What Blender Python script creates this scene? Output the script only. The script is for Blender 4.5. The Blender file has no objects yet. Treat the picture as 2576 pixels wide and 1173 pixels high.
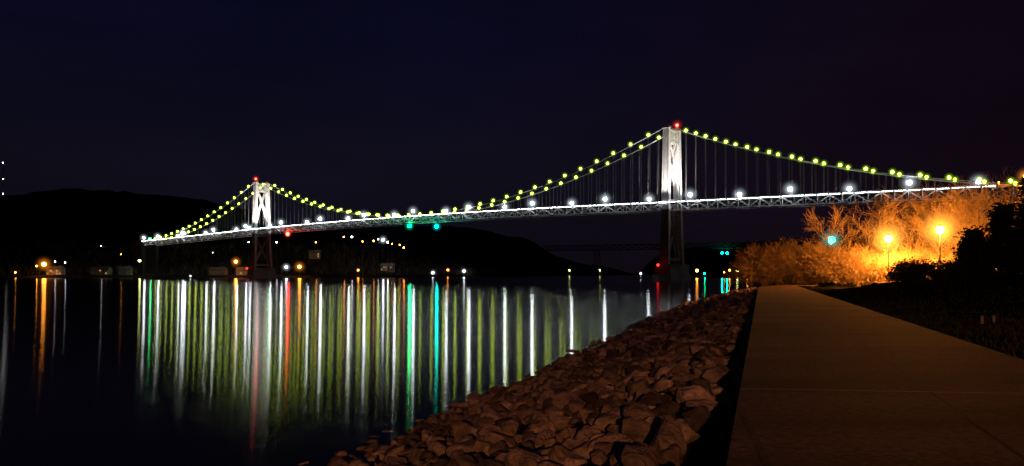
import bpy, bmesh, math, random
import numpy as np
from mathutils import Vector, Matrix, noise, Euler

random.seed(7); R = random.Random(11); np.random.seed(5)
sc = bpy.context.scene
sc.view_settings.view_transform = 'Standard'
sc.view_settings.look = 'None'
sc.view_settings.exposure = 0
COL = sc.collection

# ---------------------------------------------------------------- materials
def principled(name, col, rough=0.7, metal=0.0, nscale=None, namt=0.3, bump=0.0, bscale=None, island=False, coord='Object', ilo=0.35, ihi=1.5, spec=0.5):
    m = bpy.data.materials.new(name); m.use_nodes = True
    nt = m.node_tree; b = nt.nodes['Principled BSDF']
    b.inputs['Base Color'].default_value = (*col, 1)
    b.inputs['Roughness'].default_value = rough
    b.inputs['Metallic'].default_value = metal
    b.inputs['Specular IOR Level'].default_value = spec
    tc = nt.nodes.new('ShaderNodeTexCoord')
    if nscale:
        n = nt.nodes.new('ShaderNodeTexNoise'); n.inputs['Scale'].default_value = nscale
        n.inputs['Detail'].default_value = 6; n.inputs['Roughness'].default_value = 0.65
        nt.links.new(tc.outputs[coord], n.inputs['Vector'])
        r = nt.nodes.new('ShaderNodeMapRange')
        r.inputs['From Min'].default_value = 0.3; r.inputs['From Max'].default_value = 0.7
        r.inputs['To Min'].default_value = 1-namt; r.inputs['To Max'].default_value = 1+namt
        nt.links.new(n.outputs['Fac'], r.inputs['Value'])
        last = r.outputs['Result']
        if island:
            g = nt.nodes.new('ShaderNodeNewGeometry')
            r2 = nt.nodes.new('ShaderNodeMapRange')
            r2.inputs['To Min'].default_value = ilo; r2.inputs['To Max'].default_value = ihi
            nt.links.new(g.outputs['Random Per Island'], r2.inputs['Value'])
            mu = nt.nodes.new('ShaderNodeMath'); mu.operation = 'MULTIPLY'
            nt.links.new(last, mu.inputs[0]); nt.links.new(r2.outputs['Result'], mu.inputs[1])
            last = mu.outputs[0]
        sc_ = nt.nodes.new('ShaderNodeVectorMath'); sc_.operation = 'SCALE'
        sc_.inputs[0].default_value = col
        nt.links.new(last, sc_.inputs['Scale'])
        nt.links.new(sc_.outputs['Vector'], b.inputs['Base Color'])
    if bump:
        n2 = nt.nodes.new('ShaderNodeTexNoise'); n2.inputs['Scale'].default_value = bscale or 5
        n2.inputs['Detail'].default_value = 8
        nt.links.new(tc.outputs[coord], n2.inputs['Vector'])
        bp = nt.nodes.new('ShaderNodeBump'); bp.inputs['Strength'].default_value = bump
        bp.inputs['Distance'].default_value = 0.1
        nt.links.new(n2.outputs['Fac'], bp.inputs['Height'])
        nt.links.new(bp.outputs['Normal'], b.inputs['Normal'])
    return m

def emis(name, col, s):
    m = bpy.data.materials.new(name); m.use_nodes = True
    nt = m.node_tree; nt.nodes.remove(nt.nodes['Principled BSDF'])
    e = nt.nodes.new('ShaderNodeEmission'); e.inputs['Color'].default_value = (*col, 1); e.inputs['Strength'].default_value = s
    nt.links.new(e.outputs[0], nt.nodes['Material Output'].inputs['Surface'])
    return m

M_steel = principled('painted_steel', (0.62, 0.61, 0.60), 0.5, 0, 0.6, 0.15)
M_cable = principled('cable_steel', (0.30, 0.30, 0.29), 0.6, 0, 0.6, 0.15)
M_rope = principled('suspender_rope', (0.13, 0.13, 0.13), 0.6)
M_steel_low = principled('lower_steel', (0.17, 0.11, 0.09), 0.7, 0, 0.4, 0.25)  # darker, browner steel for the tower below the deck
M_granite = principled('granite', (0.10, 0.085, 0.075), 0.85, 0, 0.5, 0.3)
M_darkstone = principled('dark_stone', (0.03, 0.03, 0.027), 0.9, 0, 0.5, 0.3, spec=.1)
M_asphalt = principled('asphalt', (0.05, 0.05, 0.05), 0.85, 0, 2, 0.2)
M_pole = principled('pole_metal', (0.12, 0.12, 0.12), 0.5, 0.3, 3, 0.2)
M_rock = principled('rock', (0.25, 0.19, 0.155), 0.9, 0, 3.5, 0.6, 0.9, 8, island=True, ilo=0.22, ihi=1.6, spec=.2)
M_bank = principled('bank_soil', (0.03, 0.024, 0.02), 0.95, 0, 1.5, 0.4, 0.6, 6, spec=.05)
M_grass = principled('grass', (0.012, 0.014, 0.008), 1.0, 0, 0.8, 0.8, 1.0, 14, spec=0.0)
M_hill = principled('wooded_hill', (0.02, 0.018, 0.014), 0.95, 0, 0.02, 0.5, spec=0.0)
M_woods = principled('woods_bark', (0.07, 0.06, 0.05), 0.95, 0, 0.1, 0.5, spec=.1)
M_bark = principled('bark', (0.34, 0.25, 0.16), 0.85, 0, 2, 0.3)
M_leaf = principled('evergreen_needles', (0.02, 0.03, 0.014), 0.8, 0, 1, 0.4)
M_joint = principled('joint_dark', (0.02, 0.017, 0.015), 0.95)
M_wall = principled('clapboard', (0.22, 0.2, 0.18), 0.8, 0, 1, 0.15)
M_roof = principled('shingles', (0.06, 0.055, 0.055), 0.9, 0, 2, 0.3)
M_door = principled('door_paint', (0.2, 0.1, 0.07), 0.6)
M_conc = principled('concrete', (0.3, 0.29, 0.27), 0.85, 0, 1.5, 0.25)

E_neck = emis('necklace_light', (0.66, 0.90, 0.04), 28)
E_white = emis('white_lamp', (0.86, 0.93, 1.0), 95)
E_whites = emis('small_white_lamp', (0.95, 0.97, 1.0), 30)
E_fill = emis('added_truss_fill', (0.9, 0.95, 1.0), 34)  # glowing strips added to brighten the truss faces
E_orange = emis('sodium_lamp', (1.0, 0.30, 0.03), 60)
E_red = emis('red_beacon', (1.0, 0.02, 0.01), 60)
E_red2 = emis('red_marker', (1.0, 0.02, 0.01), 6)
E_green = emis('green_nav', (0.0, 1.0, 0.25), 120)
E_cyan = emis('cyan_nav', (0.0, 0.9, 0.6), 100)
E_yell = emis('yellow_lamp', (0.9, 0.95, 0.25), 40)
E_win = emis('window_light', (1.0, 0.6, 0.25), 1.0)

# ---------------------------------------------------------------- mesh builder
class MB:
    def __init__(s): s.v = []; s.f = []; s.m = []; s.mats = []
    def mi(s, mat):
        if mat not in s.mats: s.mats.append(mat)
        return s.mats.index(mat)
    def add(s, vs, fs, mat):
        o = len(s.v); k = s.mi(mat)
        s.v.extend([tuple(x) for x in vs]); s.f.extend([tuple(i+o for i in f) for f in fs]); s.m.extend([k]*len(fs))
    def beam(s, p, q, w, h, mat, w2=None, h2=None, side=None):
        p = Vector(p); q = Vector(q); d = (q-p)
        if d.length < 1e-6: return
        d.normalize()
        if side is None:
            a = d.cross(Vector((0,0,1)))
            if a.length < 1e-3: a = Vector((1,0,0))
        else: a = Vector(side); a = a - d*a.dot(d)
        a.normalize(); b = a.cross(d)
        w2 = w if w2 is None else w2; h2 = h if h2 is None else h2
        vs = [p+a*i*w/2+b*j*h/2 for i, j in ((-1,-1),(1,-1),(1,1),(-1,1))] + [q+a*i*w2/2+b*j*h2/2 for i, j in ((-1,-1),(1,-1),(1,1),(-1,1))]
        s.add(vs, [(3,2,1,0),(4,5,6,7),(0,1,5,4),(1,2,6,5),(2,3,7,6),(3,0,4,7)], mat)
    def tube(s, pts, r, n, mat, r2=None):
        pts = [Vector(p) for p in pts]; vs = []; N = len(pts)
        for i, p in enumerate(pts):
            d = (pts[min(i+1, N-1)]-pts[max(i-1, 0)]).normalized()
            a = d.cross(Vector((0,0,1)))
            if a.length < 1e-3: a = Vector((1,0,0))
            a.normalize(); b = a.cross(d)
            rr = r if r2 is None else r+(r2-r)*i/(N-1)
            for k in range(n):
                t = 2*math.pi*k/n; vs.append(p+a*math.cos(t)*rr+b*math.sin(t)*rr)
        fs = []
        for i in range(N-1):
            for k in range(n):
                fs.append((i*n+k, i*n+(k+1) % n, (i+1)*n+(k+1) % n, (i+1)*n+k))
        fs.append(tuple(range(n))[::-1]); fs.append(tuple(range((N-1)*n, N*n)))
        s.add(vs, fs, mat)
    def ball(s, c, r, mat, sub=1, sz=1.0):
        vs, fs = ICO[sub]; s.add([(c[0]+x*r, c[1]+y*r, c[2]+z*r*sz) for x, y, z in vs], fs, mat)
    def obj(s, name, parent=None, smooth=False):
        me = bpy.data.meshes.new(name); me.from_pydata(s.v, [], s.f)
        for m in s.mats: me.materials.append(m)
        me.polygons.foreach_set('material_index', s.m)
        if smooth: me.polygons.foreach_set('use_smooth', [True]*len(s.f))
        me.update()
        o = bpy.data.objects.new(name, me); COL.objects.link(o)
        if parent: o.parent = parent
        return o
def ico(sub):
    bm = bmesh.new(); bmesh.ops.create_icosphere(bm, subdivisions=sub, radius=1)
    v = [tuple(x.co) for x in bm.verts]; f = [tuple(y.index for y in x.verts) for x in bm.faces]; bm.free(); return v, f
ICO = {1: ico(1), 2: ico(2)}
def empty(name, loc=(0,0,0)):
    o = bpy.data.objects.new(name, None); o.location = loc; COL.objects.link(o); return o
def light(name, kind, loc, power, col, parent=None, radius=0.2, **kw):
    l = bpy.data.lights.new(name, kind); l.energy = power; l.color = col; l.shadow_soft_size = radius
    for k, v in kw.items(): setattr(l, k, v)
    o = bpy.data.objects.new(name, l); o.location = loc; COL.objects.link(o)
    if parent: o.parent = parent
    return o
def aim(o, tgt):
    d = Vector(tgt)-Vector(o.location); o.rotation_euler = d.to_track_quat('-Z', 'Y').to_euler()
# lens bloom imitated by an added ball of volume emission round each lamp
_bloom = {}
def add_bloom(loc, R_, col, k, parent=None, offset=None, pwr=3.6):
    key = (round(R_, 2), col, k)
    if key not in _bloom:
        m = bpy.data.materials.new('added_glow'); m.use_nodes = True; nt = m.node_tree; nt.nodes.remove(nt.nodes['Principled BSDF'])
        tc = nt.nodes.new('ShaderNodeTexCoord'); ln = nt.nodes.new('ShaderNodeVectorMath'); ln.operation = 'LENGTH'
        nt.links.new(tc.outputs['Object'], ln.inputs[0])
        mr = nt.nodes.new('ShaderNodeMapRange'); mr.inputs['From Min'].default_value = .97; mr.inputs['From Max'].default_value = 0
        nt.links.new(ln.outputs['Value'], mr.inputs['Value'])
        pw = nt.nodes.new('ShaderNodeMath'); pw.operation = 'POWER'; pw.inputs[1].default_value = pwr
        nt.links.new(mr.outputs['Result'], pw.inputs[0])
        mu = nt.nodes.new('ShaderNodeMath'); mu.operation = 'MULTIPLY'; mu.inputs[1].default_value = k/R_
        nt.links.new(pw.outputs[0], mu.inputs[0])
        e = nt.nodes.new('ShaderNodeEmission'); e.inputs['Color'].default_value = (*col, 1); nt.links.new(mu.outputs[0], e.inputs['Strength'])
        nt.links.new(e.outputs[0], nt.nodes['Material Output'].inputs['Volume'])
        v, f = ICO[2]; me = bpy.data.meshes.new('lamp_bloom'); me.from_pydata(v, [], f); me.materials.append(m); _bloom[key] = me
    o = bpy.data.objects.new('lamp_bloom', _bloom[key]); o.location = loc; o.scale = (R_, R_, R_); COL.objects.link(o)
    if parent:
        o.parent = parent
        if offset is not None: o.matrix_parent_inverse = Matrix.Translation(-Vector(offset))
    return o

# ---------------------------------------------------------------- camera
cam = bpy.data.cameras.new('camera'); cam.lens = 28.06; cam.sensor_width = 36; cam.shift_y = 0.0402
cam.clip_end = 30000; cam.clip_start = 0.1
co = bpy.data.objects.new('camera', cam); co.location = (0, 0, 4); co.rotation_euler = (math.radians(90), 0, 0)
COL.objects.link(co); sc.camera = co

# ---------------------------------------------------------------- sky (world)
w = bpy.data.worlds.new('World'); sc.world = w; w.use_nodes = True
nt = w.node_tree; bg = nt.nodes['Background']
tc = nt.nodes.new('ShaderNodeTexCoord'); sep = nt.nodes.new('ShaderNodeSeparateXYZ')
nt.links.new(tc.outputs['Generated'], sep.inputs[0])
cr = nt.nodes.new('ShaderNodeValToRGB'); e = cr.color_ramp.elements
e[0].position = 0.0; e[0].color = (0.0044, 0.0034, 0.0068, 1)
e[1].position = 0.5; e[1].color = (0.0020, 0.0019, 0.0098, 1)
x = e.new(0.12); x.color = (0.0050, 0.0043, 0.0100, 1)
x = e.new(0.27); x.color = (0.0029, 0.0027, 0.0118, 1)
nt.links.new(sep.outputs['Z'], cr.inputs['Fac'])
mr = nt.nodes.new('ShaderNodeMapRange'); mr.inputs['From Min'].default_value = -0.1; mr.inputs['From Max'].default_value = 0.6
mr.interpolation_type = 'SMOOTHSTEP'
nt.links.new(sep.outputs['X'], mr.inputs['Value'])
cr2 = nt.nodes.new('ShaderNodeValToRGB'); e = cr2.color_ramp.elements
e[0].position = 0.0; e[0].color = (0.0062, 0.0026, 0.0050, 1)
e[1].position = 0.5; e[1].color = (0.0036, 0.0016, 0.0068, 1)
nt.links.new(sep.outputs['Z'], cr2.inputs['Fac'])
mx = nt.nodes.new('ShaderNodeMix'); mx.data_type = 'RGBA'
nt.links.new(mr.outputs['Result'], mx.inputs['Factor']); nt.links.new(cr.outputs['Color'], mx.inputs['A']); nt.links.new(cr2.outputs['Color'], mx.inputs['B'])
ns = nt.nodes.new('ShaderNodeTexNoise'); ns.inputs['Scale'].default_value = 2.2; ns.inputs['Detail'].default_value = 4
mp = nt.nodes.new('ShaderNodeMapping'); mp.inputs['Scale'].default_value = (1, 1, 4)
nt.links.new(tc.outputs['Generated'], mp.inputs['Vector']); nt.links.new(mp.outputs[0], ns.inputs['Vector'])
m3 = nt.nodes.new('ShaderNodeMapRange'); m3.inputs['From Min'].default_value = 0.3; m3.inputs['From Max'].default_value = 0.7
m3.inputs['To Min'].default_value = 0.78; m3.inputs['To Max'].default_value = 1.18
nt.links.new(ns.outputs['Fac'], m3.inputs['Value'])
vm = nt.nodes.new('ShaderNodeVectorMath'); vm.operation = 'SCALE'
nt.links.new(mx.outputs['Result'], vm.inputs[0]); nt.links.new(m3.outputs['Result'], vm.inputs['Scale'])
nt.links.new(vm.outputs[0], bg.inputs['Color']); bg.inputs['Strength'].default_value = 1.0

# ---------------------------------------------------------------- water
M_water = bpy.data.materials.new('river_water'); M_water.use_nodes = True
nt = M_water.node_tree; nt.nodes.remove(nt.nodes['Principled BSDF'])
gl = nt.nodes.new('ShaderNodeBsdfAnisotropic'); gl.distribution = 'BECKMANN'
gl.inputs['Roughness'].default_value = 0.117; gl.inputs['Anisotropy'].default_value = 0.56
tg = nt.nodes.new('ShaderNodeCombineXYZ'); tg.inputs[0].default_value = 1.0
nt.links.new(tg.outputs[0], gl.inputs['Tangent'])
df = nt.nodes.new('ShaderNodeBsdfDiffuse'); df.inputs['Color'].default_value = (0.001, 0.0015, 0.0025, 1)
fr = nt.nodes.new('ShaderNodeFresnel'); fr.inputs['IOR'].default_value = 1.33
ms = nt.nodes.new('ShaderNodeMixShader')
nt.links.new(fr.outputs[0], ms.inputs[0]); nt.links.new(df.outputs[0], ms.inputs[1]); nt.links.new(gl.outputs[0], ms.inputs[2])
nt.links.new(ms.outputs[0], nt.nodes['Material Output'].inputs['Surface'])
mb = MB(); mb.add([(-9000,-400,0),(9000,-400,0),(9000,14000,0),(-9000,14000,0)], [(0,1,2,3)], M_water); mb.obj('river_water')

# ---------------------------------------------------------------- terrain
WEST = [(-4000,500),(-700,860),(-300,880),(-200,930),(-100,1020),(0,1250),(150,1700),(350,2400),(600,3500),(700,9000)]
EAST = [(-30,-100),(-8,-0.0),(22.6,100),(67,229),(125,330),(190,430),(260,600),(200,850),(225,920),(420,1100),(650,1800),(900,3000),(1100,9000)]
def sdist(P, poly):
    best = np.full(len(P), 1e12); sg = np.zeros(len(P))
    for a, b_ in zip(poly[:-1], poly[1:]):
        a = np.array(a, float); b_ = np.array(b_, float); d = b_-a; L = d@d
        t = np.clip(((P-a)@d)/L, 0, 1); q = a+t[:, None]*d
        dd = np.linalg.norm(P-q, axis=1); cr_ = d[0]*(P[:, 1]-a[1])-d[1]*(P[:, 0]-a[0])
        k = dd < best; best = np.where(k, dd, best); sg = np.where(k, np.sign(cr_), sg)
    return best*sg
def nz(x, y, s, seed=0): return noise.fractal(Vector((x/s, y/s, seed)), 1.0, 2.0, 5)
def gauss(x, y, cx, cy, sx, sy): return math.exp(-((x-cx)/sx)**2-((y-cy)/sy)**2)
def west_h(P):
    d = sdist(P, WEST); out = []
    for (x, y), dd in zip(P, d):
        if dd < 0: out.append(max(-6, dd*0.2)); continue
        h = 3.0*min(1, dd/12)
        bl = min(1, max(0, (dd-45)/150)); bl = bl*bl*(3-2*bl); h += 34*bl
        far = min(1, max(0, (dd-180)/450)); far = far*far*(3-2*far)
        hill = 90*gauss(x, y, -700, 1450, 330, 420) + 52*gauss(x, y, -1250, 1500, 420, 500) + 110*gauss(x, y, 60, 3000, 800, 650) + 50*gauss(x, y, -500, 2400, 600, 600) + 18
        hill += 190*gauss(x, y, 350, 5000, 1500, 900)
        h += far*hill*(1+0.10*nz(x, y, 300)) + min(1, dd/120)*(3*nz(x, y, 60, 3)+4.5*nz(x, y, 16, 9))
        out.append(h)
    return out
prof = [(-40,-6),(0,0),(7.1,2.0),(7.8,2.3),(12.7,2.34),(26,3.7),(60,4.5),(110,9),(190,36),(400,48),(1500,60),(4000,90)]
def east_h(P):
    d = -sdist(P, EAST); out = []
    xs = [p[0] for p in prof]; zs = [p[1] for p in prof]
    for (x, y), dd in zip(P, d):
        h = float(np.interp(dd, xs, zs))
        if y < 230: h = min(h, 3.2+max(0, (dd-60))*0.05)
        if y > 600: h = min(h, 2+max(0, dd)*0.05) + (180*gauss(x, y, 1700, 5000, 1700, 1100) if dd > 0 else 0)
        if dd > 30: h += min(1, (dd-30)/60)*1.5*nz(x, y, 25, 2)
        if x*0.2975+y*0.9547 < 122: h -= 1.2
        out.append(h)
    return out
def grid(name, xs, ys, hf, mat):
    X, Y = np.meshgrid(xs, ys); P = np.stack([X.ravel(), Y.ravel()], 1); H = hf(P)
    v = [(float(p[0]), float(p[1]), float(h)) for p, h in zip(P, H)]; nx = len(xs); f = []
    for j in range(len(ys)-1):
        for i in range(nx-1):
            f.append((j*nx+i, j*nx+i+1, (j+1)*nx+i+1, (j+1)*nx+i))
    m = MB(); m.add(v, f, mat); return m.obj(name, smooth=True)
grid('west_bank_hills', np.concatenate([np.arange(-2600,-900,40), np.arange(-900,200,14), np.arange(200,1600,50)]),
     np.concatenate([np.arange(700,1300,14), np.arange(1300,6500,50)]), west_h, M_hill)
grid('east_bank_terrain', np.concatenate([np.arange(-30,400,8), np.arange(400,3500,60)]),
     np.concatenate([np.arange(-120,460,8), np.arange(460,1200,15), np.arange(1200,7000,80)]), east_h, M_grass)

# foreground strip in path coordinates (s along, o across)
A = Vector((0.2975, 0.9547)); Nn = Vector((0.9547, -0.2975))
def PO(s, o, z): return (A.x*s+Nn.x*o, A.y*s+Nn.y*o, z)
S0, S1 = -60.0, 130.0
def lawn_z(o, s=0):
    b_ = float(np.interp(o, [4.7, 8, 14, 20, 40, 80], [2.36, 2.5, 3.0, 3.35, 3.6, 3.8]))
    k = float(np.interp(s, [30, 72, 80, 88, 100], [0, .62, .45, -.25, -.75]))*min(1, max(0, (o-5.5)/5))
    return b_+k
m = MB(); ss = np.arange(S0, S1+0.1, 1.0); os_ = [-30,-16,-12,-9.5,-8,-7,-6,-5,-4,-3,-2,-1.2,-0.7,-0.42]
zs_ = [-6,-2.2,-1.1,-0.45,0.0,0.28,0.56,0.85,1.13,1.42,1.7,1.9,1.97,1.98]
v = [PO(s, o, z-0.08+0.06*nz(s*1.0, o, 0.8)) for s in ss for o, z in zip(os_, zs_)]; n = len(os_)
f = [(i*n+j, i*n+j+1, (i+1)*n+j+1, (i+1)*n+j) for i in range(len(ss)-1) for j in range(n-1)]
m.add(v, f, M_bank); m.obj('river_bank', smooth=True)
m = MB(); os_ = [4.7,5.2,6,7,8,10,12,14,16,18,20,24,30,40,60,90]; n = len(os_)
v = [PO(s, o, lawn_z(o, s)+(0 if o < 5 else 0.10*nz(s, o, 3.0)+0.05*nz(s, o, .7))) for s in ss for o in os_]
f = [(i*n+j, i*n+j+1, (i+1)*n+j+1, (i+1)*n+j) for i in range(len(ss)-1) for j in range(n-1)]
m.add(v, f, M_grass); m.obj('lawn', smooth=True)
gv = []; gf = []
for i in range(16000):
    s = 4+abs(R.gauss(0, 1))*26; o = 4.75+abs(R.gauss(0, 1))*(2.5 if i % 2 else 9)
    if s > 84: continue
    x, y, _ = PO(s, o, 0); z = lawn_z(o, s)+.02; h = R.uniform(.05, .13); a = R.uniform(0, 3.14); wv = R.uniform(.02, .05)
    k = len(gv); gv += [(x-math.cos(a)*wv, y-math.sin(a)*wv, z-.06), (x+math.cos(a)*wv, y+math.sin(a)*wv, z-.06), (x+R.gauss(0,.04), y+R.gauss(0,.04), z+h)]; gf.append((k, k+1, k+2))
M_blade = principled('grass_blades', (0.045, 0.05, 0.022), 1.0, 0, 2, .5, spec=0.0)
m = MB(); m.add(gv, gf, M_blade); m.obj('grass_tufts')

# concrete path
M_path = bpy.data.materials.new('path_concrete'); M_path.use_nodes = True
nt = M_path.node_tree; b = nt.nodes['Principled BSDF']; b.inputs['Roughness'].default_value = 0.9
b.inputs['Specular IOR Level'].default_value = 0.1
tc = nt.nodes.new('ShaderNodeTexCoord')
n1 = nt.nodes.new('ShaderNodeTexNoise'); n1.inputs['Scale'].default_value = 0.35; n1.inputs['Detail'].default_value = 6
n2 = nt.nodes.new('ShaderNodeTexNoise'); n2.inputs['Scale'].default_value = 14; n2.inputs['Detail'].default_value = 8
mp = nt.nodes.new('ShaderNodeMapping'); mp.inputs['Rotation'].default_value = (0, 0, 0.1); mp.inputs['Scale'].default_value = (0.4, 1.8, 1)
nt.links.new(tc.outputs['Object'], mp.inputs[0]); nt.links.new(mp.outputs[0], n1.inputs['Vector']); nt.links.new(tc.outputs['Object'], n2.inputs['Vector'])
ad = nt.nodes.new('ShaderNodeMath'); ad.operation = 'MULTIPLY'; nt.links.new(n1.outputs['Fac'], ad.inputs[0]); nt.links.new(n2.outputs['Fac'], ad.inputs[1])
r = nt.nodes.new('ShaderNodeValToRGB'); r.color_ramp.elements[0].position = 0.18; r.color_ramp.elements[0].color = (0.045, 0.027, 0.026, 1)
r.color_ramp.elements[1].position = 0.34; r.color_ramp.elements[1].color = (0.15, 0.095, 0.092, 1)
nt.links.new(ad.outputs[0], r.inputs[0]); nt.links.new(r.outputs[0], b.inputs['Base Color'])
bp = nt.nodes.new('ShaderNodeBump'); bp.inputs['Strength'].default_value = 0.3; bp.inputs['Distance'].default_value = 0.02
nt.links.new(n2.outputs['Fac'], bp.inputs['Height']); nt.links.new(bp.outputs[0], b.inputs['Normal'])
m = MB()
def slab(pL, pR, z, t, mat):
    v = [(*p, z) for p in pL]+[(*p, z) for p in pR]+[(*p, z-t) for p in pL]+[(*p, z-t) for p in pR]; k = len(pL); fs = []
    for i in range(k-1):
        fs += [(i, k+i, k+i+1, i+1), (i, i+1, 2*k+i+1, 2*k+i), (k+i+1, k+i, 3*k+i, 3*k+i+1)]
    fs += [(0, 2*k, 3*k, k), (k-1, 2*k-1, 4*k-1, 3*k-1)]
    m.add(v, fs, mat)
pL = [PO(s, -0.275, 0)[:2] for s in (S0, 0, 30, 60, 90, 104)]+[(37.5,114),(42,121),(50,126),(65,130)]
pR = [PO(s, 4.7, 0)[:2] for s in (S0, 0, 30, 60, 90, 104)]+[(40,112),(44,117),(51,121),(65,125)]
slab(pL, pR, 2.40, 0.75, M_path)
path = m.obj('footpath')
m = MB()
def strip(p, q, wd, z, mat):
    p = Vector(p); q = Vector(q); d = (q-p).normalized(); a = Vector((d.y, -d.x))*wd/2
    m.add([(*(p-a), z), (*(p+a), z), (*(q+a), z), (*(q-a), z)], [(0,1,2,3)], mat)
strip(PO(-20, 2.2, 0)[:2], PO(104, 2.2, 0)[:2], 0.04, 2.404, M_joint)
s = -15.6
M_jl = principled('joint_pale', (0.40, 0.26, 0.23), 0.8)
k = 0
while s < 104:
    c = Vector(PO(s, 2.2, 0)[:2]); dirv = Vector((1, -0.125)).normalized()
    strip(c-dirv*2.5, c+dirv*2.62, 0.04, 2.408, M_joint if k % 2 else M_jl)
    s += 4.6; k += 1
strip((2.78, 9.7), (2.15, 6.6), 0.02, 2.412, M_joint)
m.obj('path_joints', parent=path)

# ---------------------------------------------------------------- riprap
def make_rock(seed):
    rr = random.Random(seed); bm = bmesh.new()
    sx, sy, sz = 1.0, rr.uniform(0.6, 0.95), rr.uniform(0.45, 0.8)
    for i in range(rr.randint(13, 22)):
        d = Vector((rr.gauss(0, 1), rr.gauss(0, 1), rr.gauss(0, 1))).normalized()*rr.uniform(0.86, 1.06)
        bm.verts.new((d.x*sx, d.y*sy, d.z*sz))
    bmesh.ops.convex_hull(bm, input=bm.verts)
    for v_ in [v_ for v_ in bm.verts if not v_.link_faces]: bm.verts.remove(v_)
    bmesh.ops.dissolve_limit(bm, angle_limit=math.radians(18), verts=bm.verts, edges=bm.edges)
    bmesh.ops.bevel(bm, geom=list(bm.edges), offset=0.09, segments=1, profile=0.6, affect='EDGES', clamp_overlap=True)
    bmesh.ops.triangulate(bm, faces=bm.faces)
    bm.verts.index_update()
    V = np.array([v_.co[:] for v_ in bm.verts]); F = np.array([[q.index for q in f_.verts] for f_ in bm.faces]); bm.free()
    return V, F
rocks = [make_rock(100+i) for i in range(30)]
def replicate(name, templates, xf, mat):
    Vs = []; Fs = []; off = 0
    for (k, loc, rot, scl) in xf:
        V, F = templates[k]; Mx = np.array(rot.to_matrix())
        W = (V*scl)@Mx.T+np.array(loc); Vs.append(W); Fs.append(F+off); off += len(V)
    V = np.concatenate(Vs).astype(np.float32); F = np.concatenate(Fs).astype(np.int32)
    me = bpy.data.meshes.new(name); me.vertices.add(len(V)); me.vertices.foreach_set('co', V.ravel())
    me.loops.add(F.size); me.loops.foreach_set('vertex_index', F.ravel())
    me.polygons.add(len(F)); me.polygons.foreach_set('loop_start', np.arange(0, F.size, 3, dtype=np.int32))
    me.update(calc_edges=True); me.validate(); me.materials.append(mat)
    me.polygons.foreach_set('use_smooth', [False]*len(F))
    o = bpy.data.objects.new(name, me); COL.objects.link(o); return o
xf = []
def bank_z(o): return float(np.interp(o, [-12,-8,-0.7], [-1.1,0,1.95]))
s = 1.0
while s < 118:
    near = s < 34
    step = 0.30 if near else (0.44 if s < 60 else 0.7)
    o = -9.4
    while o < -0.75:
        sz = (R.choice([0.12, 0.15, 0.19, 0.23, 0.28, 0.35]))*R.uniform(0.85, 1.2)*(1 if near else (1.3 if s < 60 else 2.0))
        jo = o+R.uniform(-.18, .18); js = s+R.uniform(-.18, .18)
        if jo+sz < -0.42:
            p = PO(js, jo, bank_z(jo)+R.uniform(-0.14, 0.15)*(1 if near else 1.3))
            xf.append((R.randrange(30), p, Euler((R.uniform(-.6,.6), R.uniform(-.6,.6), R.uniform(0, 6.28))), sz*1.1))
        o += step*R.uniform(0.9, 1.5)
    s += step
replicate('riprap_rocks', rocks, xf, M_rock)

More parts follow.
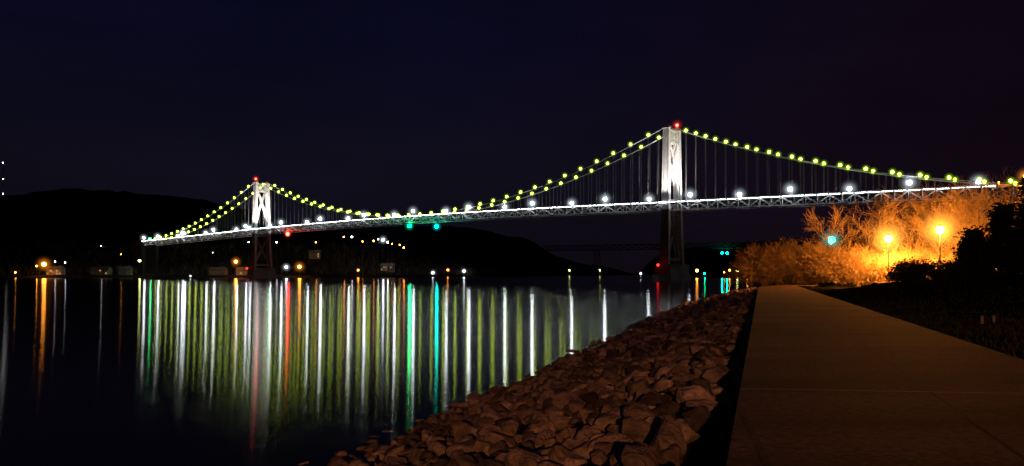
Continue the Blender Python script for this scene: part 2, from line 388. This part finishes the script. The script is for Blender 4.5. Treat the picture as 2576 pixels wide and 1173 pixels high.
# ---------------------------------------------------------------- suspension bridge
U = Vector((349, -294, 0)).normalized(); Vv = Vector((-U.y, U.x, 0)); T0 = Vector((100, 499, 0))
SP = 456.0
def B(t, w, z): p = T0+U*t+Vv*w; return Vector((p.x, p.y, z))
def deck_z(t):
    if t > 0: return 46-0.0145*t
    if t < -SP: return 46-0.024*(-SP-t)
    return 48.2-2.2*((t+SP/2)/(SP/2))**2
def cable_z(t):
    if -SP <= t <= 0: return 50.9+(95.6-50.9)*((t+SP/2)/(SP/2))**2
    s_ = t if t > 0 else -SP-t
    return 95.6-0.4118*s_+0.000792*s_*s_
br = empty('suspension_bridge', tuple(T0))
def par(o):
    o.parent = br; o.matrix_parent_inverse = Matrix.Translation(-T0); return o
SIDE = 232.0
def tower(tc_, nm):
    m = MB()
    def hw(z): return float(np.interp(z, [8, 46, 96], [9.2, 7.4, 6.5]))
    def lu(z): return float(np.interp(z, [8, 46, 96], [6.0, 4.6, 3.6]))
    zs = [10, 22, 34, 44, 44.01, 60, 75, 88, 94.5]
    for sgn in (-1, 1):
        for z0, z1 in zip(zs[:-1], zs[1:]):
            if z1-z0 < .1: continue
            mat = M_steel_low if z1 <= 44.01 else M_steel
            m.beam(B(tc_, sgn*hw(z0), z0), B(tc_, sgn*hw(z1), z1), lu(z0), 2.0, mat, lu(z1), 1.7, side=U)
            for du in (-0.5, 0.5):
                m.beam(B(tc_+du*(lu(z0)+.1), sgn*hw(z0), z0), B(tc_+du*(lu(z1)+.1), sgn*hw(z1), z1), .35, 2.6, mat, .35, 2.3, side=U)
        m.beam(B(tc_, sgn*6.5, 94.5), B(tc_, sgn*6.5, 95.6), 5.4, 3.0, M_steel, 4.6, 2.4, side=U)
        m.beam(B(tc_, sgn*6.5, 95.6), B(tc_, sgn*6.5, 96.6), 2.6, 1.4, M_steel, 1.4, 1.0, side=U)
    for du in (-1.2, 1.2):
        t = tc_+du
        m.beam(B(t, -5.6, 93.3), B(t, 5.6, 93.3), .5, 1.3, M_steel, side=U)
        m.beam(B(t, -5.6, 86.0), B(t, 5.6, 86.0), .5, 1.2, M_steel, side=U)
        for i in range(6):
            w0 = -5.4+i*1.8
            m.beam(B(t, w0, 92.8), B(t, w0+1.8, 86.4), .28, .42, M_steel, side=U)
            m.beam(B(t, w0+1.8, 92.8), B(t, w0, 86.4), .24, .38, M_steel, side=U)
        def curve(p0, p1, p2, th, n_=7, mat=M_steel):
            pts = []
            for i in range(n_+1):
                a = i/n_; pts.append(((1-a)**2*p0[0]+2*a*(1-a)*p1[0]+a*a*p2[0], (1-a)**2*p0[1]+2*a*(1-a)*p1[1]+a*a*p2[1]))
            for a, b_ in zip(pts[:-1], pts[1:]):
                m.beam(B(t, a[0], a[1]), B(t, b_[0], b_[1]), .6, th, mat, side=U)
        for sg in (-1, 1):
            curve((sg*5.6, 85.8), (sg*3.2, 84.8), (0, 75.5), 1.0)
            curve((0, 74.5), (sg*4.2, 66.5), (sg*6.1, 52), 1.05)
            curve((sg*5.5, 85.5), (sg*2.4, 85.6), (0, 87.2), 0.6)
        m.beam(B(t, -.9, 75), B(t, .9, 75), .65, 2.2, M_steel, side=U)
        m.beam(B(t, -6.6, 50), B(t, 6.6, 50), .5, 1.0, M_steel, side=U)
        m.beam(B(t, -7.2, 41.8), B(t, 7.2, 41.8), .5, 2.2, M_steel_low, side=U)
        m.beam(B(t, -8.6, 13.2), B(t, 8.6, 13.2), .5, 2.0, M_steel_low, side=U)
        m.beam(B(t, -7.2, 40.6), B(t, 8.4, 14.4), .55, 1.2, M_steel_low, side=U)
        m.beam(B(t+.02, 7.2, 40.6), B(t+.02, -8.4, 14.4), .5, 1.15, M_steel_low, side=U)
    m.beam(B(tc_, -13, 1.0), B(tc_, 13, 1.0), 12.5, 6, M_granite)
    m.beam(B(tc_, -12.2, 6.5), B(tc_, 12.2, 6.5), 10.6, 5, M_granite)
    m.beam(B(tc_, -11.6, 9.5), B(tc_, 11.6, 9.5), 11.2, 1.0, M_granite)
    for sg in (-1, 1):
        p = [B(tc_-6.2, sg*12.9, -2), B(tc_+6.2, sg*12.9, -2), B(tc_, sg*17.5, -2), B(tc_-6.2, sg*12.9, 3.9), B(tc_+6.2, sg*12.9, 3.9), B(tc_, sg*16.8, 3.9)]
        m.add(p, [(0,1,4,3),(1,2,5,4),(2,0,3,5),(3,4,5)], M_granite)
    par(m.obj(nm))
tower(0, 'east_tower'); tower(-SP, 'west_tower')
m = MB()
for sg in (-1, 1):
    m.tube([B(t, sg*6.5, cable_z(t)) for t in np.linspace(-SP, 0, 71)], .30, 6, M_cable)
    m.tube([B(t, sg*6.5, cable_z(t)) for t in np.linspace(0, SIDE, 31)], .30, 6, M_cable)
    m.tube([B(t, sg*6.5, cable_z(t)) for t in np.linspace(-SP-SIDE, -SP, 31)], .30, 6, M_cable)
par(m.obj('main_cables'))
m = MB()
step = SP/70
for sg in (-1, 1):
    t = -SP-step*33
    while t < step*33.5:
        if abs(t) > 3 and abs(t+SP) > 3:
            zt = cable_z(t); zb = deck_z(t)+2.2
            if zt-zb > .5:
                for du in (-.25, .25): m.tube([B(t+du, sg*6.5, zb), B(t+du, sg*6.5, zt)], .045, 4, M_rope)
        t += step
par(m.obj('suspenders'))
# stiffening trusses + deck
m = MB(); ml = MB(); t_start = -SP-SIDE-6; npan = int((SP+2*SIDE+12)/6.5)
for i in range(npan):
    t0 = t_start+i*6.5; t1 = t0+6.5; z0 = deck_z(t0); z1 = deck_z(t1)
    for sg in (-1, 1):
        w_ = sg*6.9
        m.beam(B(t0, w_, z0+2.4), B(t1, w_, z1+2.4), .45, .5, M_steel)
        m.beam(B(t0, w_, z0-2.4), B(t1, w_, z1-2.4), .45, .6, M_steel)
        m.beam(B(t0, w_, z0-2.1), B(t0, w_, z0+2.15), .34, .36, M_steel)
        if i % 2: m.beam(B(t0, w_, z0-2.2), B(t1, w_, z1+2.2), .36, .55, M_steel)
        else: m.beam(B(t0, w_, z0+2.2), B(t1, w_, z1-2.2), .36, .55, M_steel)
        m.beam(B(t0, w_-sg*.1, z0+3.3), B(t1, w_-sg*.1, z1+3.3), .1, .12, M_cable)
        m.beam(B(t0, w_-sg*.1, z0+2.95), B(t1, w_-sg*.1, z1+2.95), .06, .06, M_cable)
        for k in range(3):
            tt = t0+k*2.17; m.beam(B(tt, w_-sg*.1, deck_z(tt)+2.66), B(tt, w_-sg*.1, deck_z(tt)+3.25), .08, .08, M_cable)
        if t0 < SIDE-60:
            ml.beam(B(t0+.6, w_+sg*2.0, z0+2.4), B(t1-.6, w_+sg*2.0, z1+2.4), .09, .09, E_fill)  # added fill strip outboard of the truss, not a known fixture
            ml.beam(B(t0+3.2, w_+sg*.25, z0+2.3), B(t0+3.2, w_+sg*2.0, z0+2.48), .1, .1, M_pole)  # bracket made up to carry the fill strip
    m.beam(B(t0, -6.6, z0+1.1), B(t0, 6.6, z0+1.1), .35, .9, M_cable)
    m.beam(B(t0, 0, z0+1.8), B(t1, 0, z1+1.8), 12.6, .4, M_asphalt)
par(m.obj('stiffening_truss_deck')); par(ml.obj('added_fill_strips'))
m = MB()
for tt, s_ in ((SIDE+14, 1), (-SP-SIDE-14, -1)):
    m.beam(B(tt, 0, -2), B(tt, 0, deck_z(tt)-.5), 24, 20, M_darkstone, side=U)
    m.beam(B(tt, 0, deck_z(tt)-.5), B(tt, 0, deck_z(tt)+.6), 26, 21.5, M_darkstone, side=U)
    m.beam(B(tt+s_*12, 0, deck_z(tt)-.6), B(tt+s_*160, 0, deck_z(tt)-2.5), 13, 1.6, M_darkstone)
par(m.obj('anchorages'))
WH = (0.8, 0.9, 1.0); OR = (1.0, 0.28, 0.02)
m = MB(); d_ = SP/35
for sg in (-1, 1):
    for n_ in range(-52, 18):
        t = n_*d_
        if n_ in (0, -35): continue
        c = B(t, sg*6.5, cable_z(t)+1.1)
        m.ball(c, .85, E_neck)
        add_bloom(c, 2.9, (.42, .85, .02), 2.2, br, T0, 2.8)  # imitated green bloom round each cable light
        m.beam(B(t, sg*6.5, cable_z(t)+.1), B(t, sg*6.5, cable_z(t)+.5), .2, .2, M_pole)
par(m.obj('cable_lights'))
m = MB()
def dlamp(t, w_):
    z = deck_z(t); s_ = 1 if w_ > 0 else -1
    m.tube([B(t, w_, z+2.3), B(t, w_, z+5.6), B(t, w_+s_*.5, z+6.2)], .1, 5, M_pole)
    c = B(t, w_+s_*1.6, z+6.3); m.ball(c, 1.1, E_white, 2)
    add_bloom(c, 7.5, WH, 3.4, br, T0, 4.8)
for k in range(-11, 4): dlamp(42.5+61.8*k-1.5 if k < 1 else 42.5+62*k, 6.2)
for k in range(-11, 4): dlamp(16.5+61.1*k, -6.2)
for t, w_ in ((-490,6),(-600,-6),(-690,-6)): dlamp(t, w_)
par(m.obj('roadway_lamps'))
m = MB()
for tt in (0, -SP):
    p = B(tt, 6.5 if tt == 0 else -6.5, 98); m.tube([p-Vector((0,0,1.5)), p], .12, 5, M_pole); m.ball(p, 1.0, E_red); add_bloom(p, 5.0, (1,.03,.02), 2.5, br, T0)
def nav(t, w_, mat, r=.8, dz=3.6, hc=None):
    p = B(t, w_, deck_z(t)-dz); m.tube([p+Vector((0,0,dz-2.3)), p], .1, 5, M_pole); m.ball(p, r, mat, 2)
    if hc: add_bloom(p, 5.5, hc, 2.5, br, T0)
nav(-232, -7.9, E_green, 1.3, 5.4, (0,1,.3)); nav(-208, -1.0, E_cyan, 1.2, 6.4, (0,.8,.6)); nav(-399, -8.5, E_red, 1.7, 5.2, (1,.03,.02)); nav(-434, -6.9, E_green, .5, -3.2)
for tt in (0, -SP):
    p = B(tt-1, -15.6, 9.6); m.tube([B(tt-1, -12.6, 8.5), p], .12, 5, M_pole); m.ball(p, .9, E_red2)
nav(-SP-SIDE+12, -6.9, E_green, .8, -5)
par(m.obj('navigation_lights'))
for tt in (0, -SP):
    for du in (-17, 17):
        for w_ in (-14.5, 14.5):
            p = B(tt+du, w_, deck_z(tt)+2.0)
            l = light('tower_floodlight', 'SPOT', p, 90000 if tt == 0 else 115000, (1.0, .90, .85), None, .4, spot_size=math.radians(88), spot_blend=.5)
            aim(l, B(tt, w_*.5, 82)); l.parent = br; l.matrix_parent_inverse = Matrix.Translation(-T0)
    m = MB()
    for du in (-17, 17):
        for w_ in (-14.5, 14.5):
            p = B(tt+du, w_, deck_z(tt)+.9); m.beam(p, p+Vector((0,0,.7)), .9, .7, M_pole); m.beam(B(tt+du, 6.9*(1 if w_ > 0 else -1), deck_z(tt)), p, .3, .3, M_pole)
    par(m.obj('floodlight_fixtures'))

# ---------------------------------------------------------------- old truss bridge upstream
m = MB(); P0 = Vector((1000, 1330, 0)); P1 = Vector((60, 1760, 0)); L = (P1-P0).length; D = (P1-P0)/L; Q = Vector((-D.y, D.x, 0))
for i in range(int(L/16)):
    a = P0+D*16*i; c = a+D*16
    for q in (-5, 5):
        m.beam(a+Q*q+Vector((0,0,66)), c+Q*q+Vector((0,0,66)), 1.2, 1.2, M_darkstone)
        m.beam(a+Q*q+Vector((0,0,55)), c+Q*q+Vector((0,0,55)), 1.0, 1.0, M_darkstone)
        m.beam(a+Q*q+Vector((0,0,55)), c+Q*q+Vector((0,0,66)) , .7, .7, M_darkstone)
        m.beam(a+Q*q+Vector((0,0,66)), c+Q*q+Vector((0,0,55)) , .7, .7, M_darkstone)
        m.beam(a+Q*q+Vector((0,0,55)), a+Q*q+Vector((0,0,66)) , .7, .7, M_darkstone)
for s_ in (60, 220, 390, 560, 730, 900):
    c = P0+D*s_
    for q in (-5, 5):
        for e_ in (-4, 4): m.beam(c+Q*q*1.8+D*e_*1.4-Vector((0,0,2)), c+Q*q+D*e_+Vector((0,0,55)), 1.2, 1.2, M_darkstone)
    for zz in (15, 30, 43): m.beam(c+Q*-7+Vector((0,0,zz)), c+Q*7+Vector((0,0,zz)), 1, 1, M_darkstone)
    m.beam(c-Q*12, c+Q*12, 16, 14, M_darkstone)
c = P0+D*635
for e_ in (-5, 5):
    m.ball(c+D*e_+Vector((0,-8,46)), 2.4, E_cyan); m.tube([c+D*e_+Vector((0,-8,48)), c+D*e_+Vector((0,-5,55))], .3, 5, M_darkstone)
m.obj('railroad_truss_bridge')

# ---------------------------------------------------------------- lamps
def gz(x, y, west=True):
    P = np.array([[x, y]], float); return (west_h(P) if west else east_h(P))[0]
def lamp(x, y, z, mat, r, name='street_lamp', west=True, power=0, col=(1,.30,.03), g=None, halo=None):
    g = gz(x, y, west) if g is None else g
    g = max(g, 0.0)
    z = max(z, g+3)
    m = MB(); h = z-g
    m.tube([(0,0,-.3), (0,0,.5)], .2, 8, M_pole, .14)
    m.tube([(0,0,.5), (0,0,h-r*.8)], .1, 8, M_pole, .06)
    m.ball((0,0,h), r, mat, 2 if r < .6 else 1)
    m.tube([(0,0,h+r*.8), (0,0,h+r*1.2)], r*.9, 8, M_pole, r*.2)
    o = m.obj(name); o.location = (x, y, g)
    if power:
        light('lamp_light', 'POINT', (0, 0, h-r*1.3), power, col, o, .12)
    if halo: add_bloom((0,0,h), halo[0], halo[1], halo[2], o)
    return o
for x, y, z, mat, r, pw in [
    (-516,880,15,E_orange,2.4,4000),(-506,884,18,E_whites,.6,0),(-496,886,17,E_whites,.55,0),(-524,880,13,E_orange,.8,0),
    (-413,885,19,E_yell,1.3,500),(-308,890,18,E_orange,1.7,6000),(-241,905,12.5,E_orange,1.9,4000),(-256,905,12,E_whites,1.4,800),
    (-184,955,9,E_orange,.9,300),(-295,1000,44,E_whites,.8,0),(-330,1000,44,E_whites,.6,0),(-258,1050,46,E_orange,.7,3000),
    (-221,1050,53,E_orange,.9,0),(-211,1052,53,E_whites,1.1,600),(-197,1052,47,E_orange,.6,0),(-182,1050,48,E_orange,.8,500),
    (-176,1049,50,E_whites,.8,0),(-169,1046,49,E_whites,1.7,14000),(-163,1046,46,E_whites,1.2,5000),(-158,1050,44,E_orange,.5,0),(-143,1055,39,E_orange,.9,800),(-149,1060,43,E_orange,.5,0),
    (-111,1120,6,E_whites,1.4,0),(-90,1120,10,E_orange,1.0,0),(-69,1145,8.5,E_white,1.3,0),
    (120,1670,12,E_yell,1.2,0),(215,1950,14,E_yell,1.8,0),(355,2200,6,E_white,1.5,0),(-520,1010,40,E_whites,.5,0),(-560,900,6,E_orange,.7,0),
    (-470,960,28,E_orange,.35,0),(-360,960,30,E_whites,.35,0)]:
    halo = (r*5, OR if mat is E_orange else WH, 2.5) if (r > 1.3 and y < 1200) or (mat is E_white) else None
    lamp(x, y, z, mat, r, power=pw, col=((1,.30,.03) if mat is E_orange else (.9,.95,1)), halo=halo)
for x, y, z, mat, r in [(204,880,8,E_orange,1.5),(213,882,5,E_green,.8),(241,884,8.5,E_orange,1.0),(250,886,7.5,E_yell,1.2),(262,888,5,E_orange,1.2),(235,884,5,E_orange,.6)]:
    lamp(x, y, z, mat, r, west=False)
lamp(47.2, 88, 8.9, E_orange, .46, power=56000, g=2.9, west=False, halo=(3.6, (1,.36,.04), 8.0))
lamp(51.9, 110, 8.9, E_orange, .52, power=56000, g=2.7, west=False, halo=(4.2, (1,.36,.04), 8.0))
lamp(-1.9, -32.9, 10.5, E_orange, .3, power=52000, g=2.5, west=False, col=(1,.36,.135))
lamp(60, 150, 10.4, E_cyan, .7, name='navigation_light', west=False, halo=(3.2, (0,.8,.55), 2.5))
o = light('approach_lamp_light', 'POINT', B(186, 3, deck_z(186)+6), 60000, (1,.22,.03), None, .3)
o.parent = br; o.matrix_parent_inverse = Matrix.Translation(-T0)
m = MB(); m.tube([B(187, 6, deck_z(186)+2.3), B(187, 6, deck_z(186)+6.6), B(187, 3, deck_z(186)+7.2)], .12, 6, M_pole); m.ball(B(187, 3, deck_z(186)+7.4), .9, E_orange); m.ball(B(182, -5, deck_z(182)+5), .7, E_orange); m.ball(B(176, 3, deck_z(176)+5), .5, E_orange)
add_bloom(B(187, 3, deck_z(186)+7.4), 6, OR, 3.0, br, T0)
par(m.obj('approach_lamps'))

# radio mast
m = MB(); gx, gy = -892, 1400; g = gz(gx, gy)
H = 200-g
for i in range(3):
    a = 2*math.pi*i/3; m.tube([(math.cos(a)*1.5, math.sin(a)*1.5, -2), (math.cos(a)*.6, math.sin(a)*.6, H)], .15, 4, M_pole)
for k in range(int(H/4)):
    for i in range(3):
        a = 2*math.pi*i/3; b_ = 2*math.pi*(i+1)/3
        m.tube([(math.cos(a)*1.2, math.sin(a)*1.2, k*4), (math.cos(b_)*1.1, math.sin(b_)*1.1, k*4+4)], .08, 3, M_pole)
for zz in (199, 171, 145): m.ball((0, -1.5, zz-g), .7, E_whites)
o = m.obj('radio_mast'); o.location = (gx, gy, g)

# ---------------------------------------------------------------- houses
def house(x, y, w_, d, h, rot, lit, g=None):
    g = gz(x, y) if g is None else g
    e_ = empty('clapboard_house', (x, y, g)); e_.rotation_euler = (0, 0, rot)
    m = MB(); hw, hd = w_/2, d/2
    m.add([(-hw,-hd,-2),(hw,-hd,-2),(hw,hd,-2),(-hw,hd,-2),(-hw,-hd,h),(hw,-hd,h),(hw,hd,h),(-hw,hd,h),(-hw,0,h+d*.35),(hw,0,h+d*.35)],
          [(0,1,5,4),(1,2,6,9,5),(2,3,7,6),(3,0,4,8,7)], M_wall); m.obj('walls', e_)
    m = MB(); o_ = .5; rz = h+d*.35
    for sg in (-1, 1):
        m.add([(-hw-o_, sg*(hd+o_), h-.25), (hw+o_, sg*(hd+o_), h-.25), (hw+o_, 0, rz+.15), (-hw-o_, 0, rz+.15),
               (-hw-o_, sg*(hd+o_), h), (hw+o_, sg*(hd+o_), h), (hw+o_, 0, rz+.4), (-hw-o_, 0, rz+.4)], [(0,1,2,3),(4,5,6,7),(0,1,5,4),(0,3,7,4),(1,2,6,5)], M_roof)
    m.beam((hw*.5, .6, rz-1), (hw*.5, .6, rz+1.6), .9, .9, M_granite); m.obj('roof', e_)
    m = MB(); nW = max(2, int(w_/3)); 
    for fl in range(max(1, int(h/3))):
        for i in range(nW):
            xx = -hw+(i+.5)*w_/nW
            if fl == 0 and i == nW//2: continue
            mt = E_win if R.random() < lit else M_joint
            m.beam((xx, -hd-.04, 1+fl*3), (xx, -hd-.04, 2.4+fl*3), 1.0, .1, mt)
    m.obj('windows', e_)
    m = MB(); xx = -hw+(nW//2+.5)*w_/nW; m.beam((xx, -hd-.05, 0), (xx, -hd-.05, 2.1), 1.1, .12, M_door); m.obj('door', e_)
for a in [(-512,896,16,10,6,.1,.5),(-460,900,14,9,6,-.1,.1),(-438,905,13,9,6,.2,.1),(-300,902,20,10,5,.1,.4),(-333,905,18,10,5,0,.1),
          (-262,1060,14,10,6,.1,.2),(-166,1066,18,10,6,.1,.3),(-480,925,12,9,6,.1,.1)]:
    house(*a)

# ---------------------------------------------------------------- trees
def prism(mb, p, q, r0, r1):
    d = (q-p); a = d.orthogonal().normalized(); b_ = a.cross(d.normalized())
    o = len(mb.v)
    for c, r_ in ((p, r0), (q, r1)):
        for k in range(3):
            t = 2.0944*k; mb.v.append(tuple(c+a*(math.cos(t)*r_)+b_*(math.sin(t)*r_)))
    for k in range(3): mb.f.append((o+k, o+(k+1) % 3, o+3+(k+1) % 3, o+3+k)); mb.m.append(0)
def grow(mb, p, d, L, r_, dep, rr, up, rmin=.02):
    seg = 3
    for i in range(seg):
        d = (d+Vector((rr.gauss(0,.16), rr.gauss(0,.16), rr.gauss(0,.12)+up))).normalized()
        q = p+d*(L/seg); r1 = r_*.82; prism(mb, p, q, r_, r1)
        if dep > 0:
            for _ in range(1 if i < seg-1 else 2):
                if i == 0 and rr.random() < .3: continue
                ang = rr.uniform(0, 6.283); perp = d.orthogonal().normalized(); perp.rotate(Matrix.Rotation(ang, 3, d))
                nd = (d*rr.uniform(.75, 1.1)+perp*rr.uniform(.45, .85)).normalized()
                grow(mb, q, nd, L*rr.uniform(.58, .8), max(r1*.66, rmin), dep-1, rr, up, rmin)
        p = q; r_ = r1
def tree_mesh(seed, H, dep=5, stems=1, spread=.2, up=.06, r0=None, rmin=.02):
    rr = random.Random(seed); mb = MB(); mb.mats = [M_bark]
    for s_ in range(stems):
        a = rr.uniform(0, 6.283); sp = spread*rr.uniform(.3, 1)
        d = Vector((math.cos(a)*sp, math.sin(a)*sp, 1)).normalized()
        base = Vector((math.cos(a)*.3*(stems > 1), math.sin(a)*.3*(stems > 1), -.3))
        grow(mb, base, d, H*.4, r0 or H*.018, dep, rr, up, rmin)
    v = np.array(mb.v); zmax = v[:, 2].max(); k = H/zmax
    mb.v = [tuple(x) for x in v*[k, k, k]]
    o = mb.obj('tmp'); me = o.data; bpy.data.objects.remove(o); return me
talls = [tree_mesh(i, 12, 5, r0=.30, rmin=.017) for i in (1, 2, 3)]
shr = [tree_mesh(20+i, 7, 4, stems=20, spread=1.1, up=.05, r0=.10, rmin=.02) for i in range(3)]
def place(me, name, x, y, z, s_, rot, sx=1):
    o = bpy.data.objects.new(name, me); me.name = name; o.location = (x, y, z); o.scale = (s_*sx, s_*sx, s_); o.rotation_euler = (0, 0, rot); COL.objects.link(o); return o
for i, (x, y, s_) in enumerate([(58,120,1.1),(63,123,1.3),(67,120,1.3),(55,124,1.2),(70,128,1.5),(57,99,.9),(61,103,1.1),(55,97,.75),(74,124,1.45),(51,124,1.05),(80,134,1.6),(60,130,1.4),(65,110,1.2),(53,95,.6),
                                (59,113,1.15),(62,116,1.25),(56,103,.9),(68,113,1.25)]):
    place(talls[i % 3], 'bare_tree', x, y, 2.6, s_, i*1.7, .9)
for i, (x, y, s_) in enumerate([(40.5,128,.95),(43.5,126,.95),(46.5,124,1.1),(49,121,1.0),(52.5,118,.9),(56,122,1.0),(42.5,132,1.1),(46,131,1.15),(50,128,1.15),(38.8,130,.7),
                                (54,113,.75),(57,115,.9),(60,113,.9),(52,95,.7),(55,95,.85),(50,93,.6),(58,98,.9),(62,117,1.0),(57,119,1.1),(51,116,.8),(49,91.5,.5),(53.5,92.5,.6),(55.5,110.5,.7),(57,89,.7),
                                (48.5,117.5,.7),(50.5,90.5,.55),(52,99,.6),(55,107,.65),(59,109,.8)]):
    place(shr[i % 3], 'bare_shrub', x, y, 2.3, s_, i*2.1, 1.0)
for i, (t, w_, s_) in enumerate([(175,22,1.4),(190,26,1.5),(205,20,1.5),(215,-20,1.3),(200,30,1.6),(160,30,1.2)]):
    p = B(t, w_, 0); place(talls[i % 3], 'bare_tree', p.x, p.y, max(2, gz(p.x, p.y, False)-1), s_, i*1.3)

def leafy(name, x, y, z, H, Wd, seed, cone=True, nl=5000, ls=.3):
    rr = random.Random(seed); m = MB()
    m.tube([(0,0,-.3), (0,0,H*.9)], .22, 7, M_bark, .04)
    cl = []
    for i in range(90):
        h = rr.uniform(.08, 1); rad = (1-h)*Wd*.9+.25 if cone else Wd*math.sqrt(max(0, 1-(2*h-1)**2))*.95+.1
        a = rr.uniform(0, 6.283); q = rad*math.sqrt(rr.uniform(.2, 1))
        cl.append(Vector((math.cos(a)*q, math.sin(a)*q, h*H)))
        if i % 3 == 0: m.tube([(0,0,max(.1, h*H-.4)), tuple(cl[-1])], .04, 3, M_bark, .01)
    for i in range(nl):
        c = rr.choice(cl); p = c+Vector((rr.gauss(0,.35), rr.gauss(0,.35), rr.gauss(0,.28)))
        a = Vector((rr.gauss(0,1), rr.gauss(0,1), rr.gauss(0,.5))).normalized(); b_ = a.orthogonal().normalized()
        l_ = ls*rr.uniform(.6, 1.3)
        m.add([p-a*l_/2, p+b_*l_*.25, p+a*l_/2, p-b_*l_*.25], [(0,1,2,3)], M_leaf)
    o = m.obj(name); o.location = (x, y, z); return o
for i, (x, y, H, W_) in enumerate([(45.0,73,6.5,2.3),(47.0,71,8.9,3.0),(49.0,75,9.8,3.0),(44.0,76,4.6,1.8),(49.8,70,9.0,2.8)]):
    leafy('evergreen_tree', x, y, 3.3, H, W_, 50+i, True, 7000, .45)
for i, (x, y, W_) in enumerate([(36.5,74,1.3),(38.6,75,1.5),(40.4,74,1.3)]):
    leafy('hedge_bush', x, y, 3.2, 1.7, W_, 80+i, False, 3000, .25)

for x, y in ((14.55, 24.7), (14.85, 24.6)):
    m = MB(); m.tube([(0,0,-.1), (0,0,.24)], .05, 8, M_conc, .045); m.tube([(0,0,.24), (0,0,.27)], .06, 8, M_conc, .03)
    o = m.obj('marker_post'); o.location = (x, y, lawn_z(x*Nn.x+y*Nn.y, x*A.x+y*A.y))
m = MB(); m.tube([(0,0,-.4), (0,0,.5)], .8, 10, M_conc, .7); m.tube([(0,0,.5), (0,0,2.2)], .35, 8, M_conc, .1); m.ball((0,0,2.4), .35, E_whites)
o = m.obj('mooring_buoy'); o.location = (-282, 700, 0)
rr = random.Random(3); mb = MB(); grow(mb, Vector((0,0,0)), Vector((0,0,1)), 4, .2, 3, rr, .05)
V = np.array(mb.v); F = []
for f_ in mb.f: F += [[f_[0], f_[1], f_[2]], [f_[0], f_[2], f_[3]]]
tmpl = [(V, np.array(F))]; xf = []
P = np.stack([np.random.uniform(-700, 50, 2600), np.random.uniform(870, 1300, 2600)], 1); dd = sdist(P, WEST); H = west_h(P)
for p, d, h in zip(P, dd, H):
    if d > 12 and d < 220: xf.append((0, (p[0], p[1], h), Euler((0, 0, R.uniform(0, 6))), R.uniform(.8, 1.5)))
replicate('west_bank_woods', tmpl, xf, M_woods)
print('OK verts', sum(len(me.vertices) for me in bpy.data.meshes))
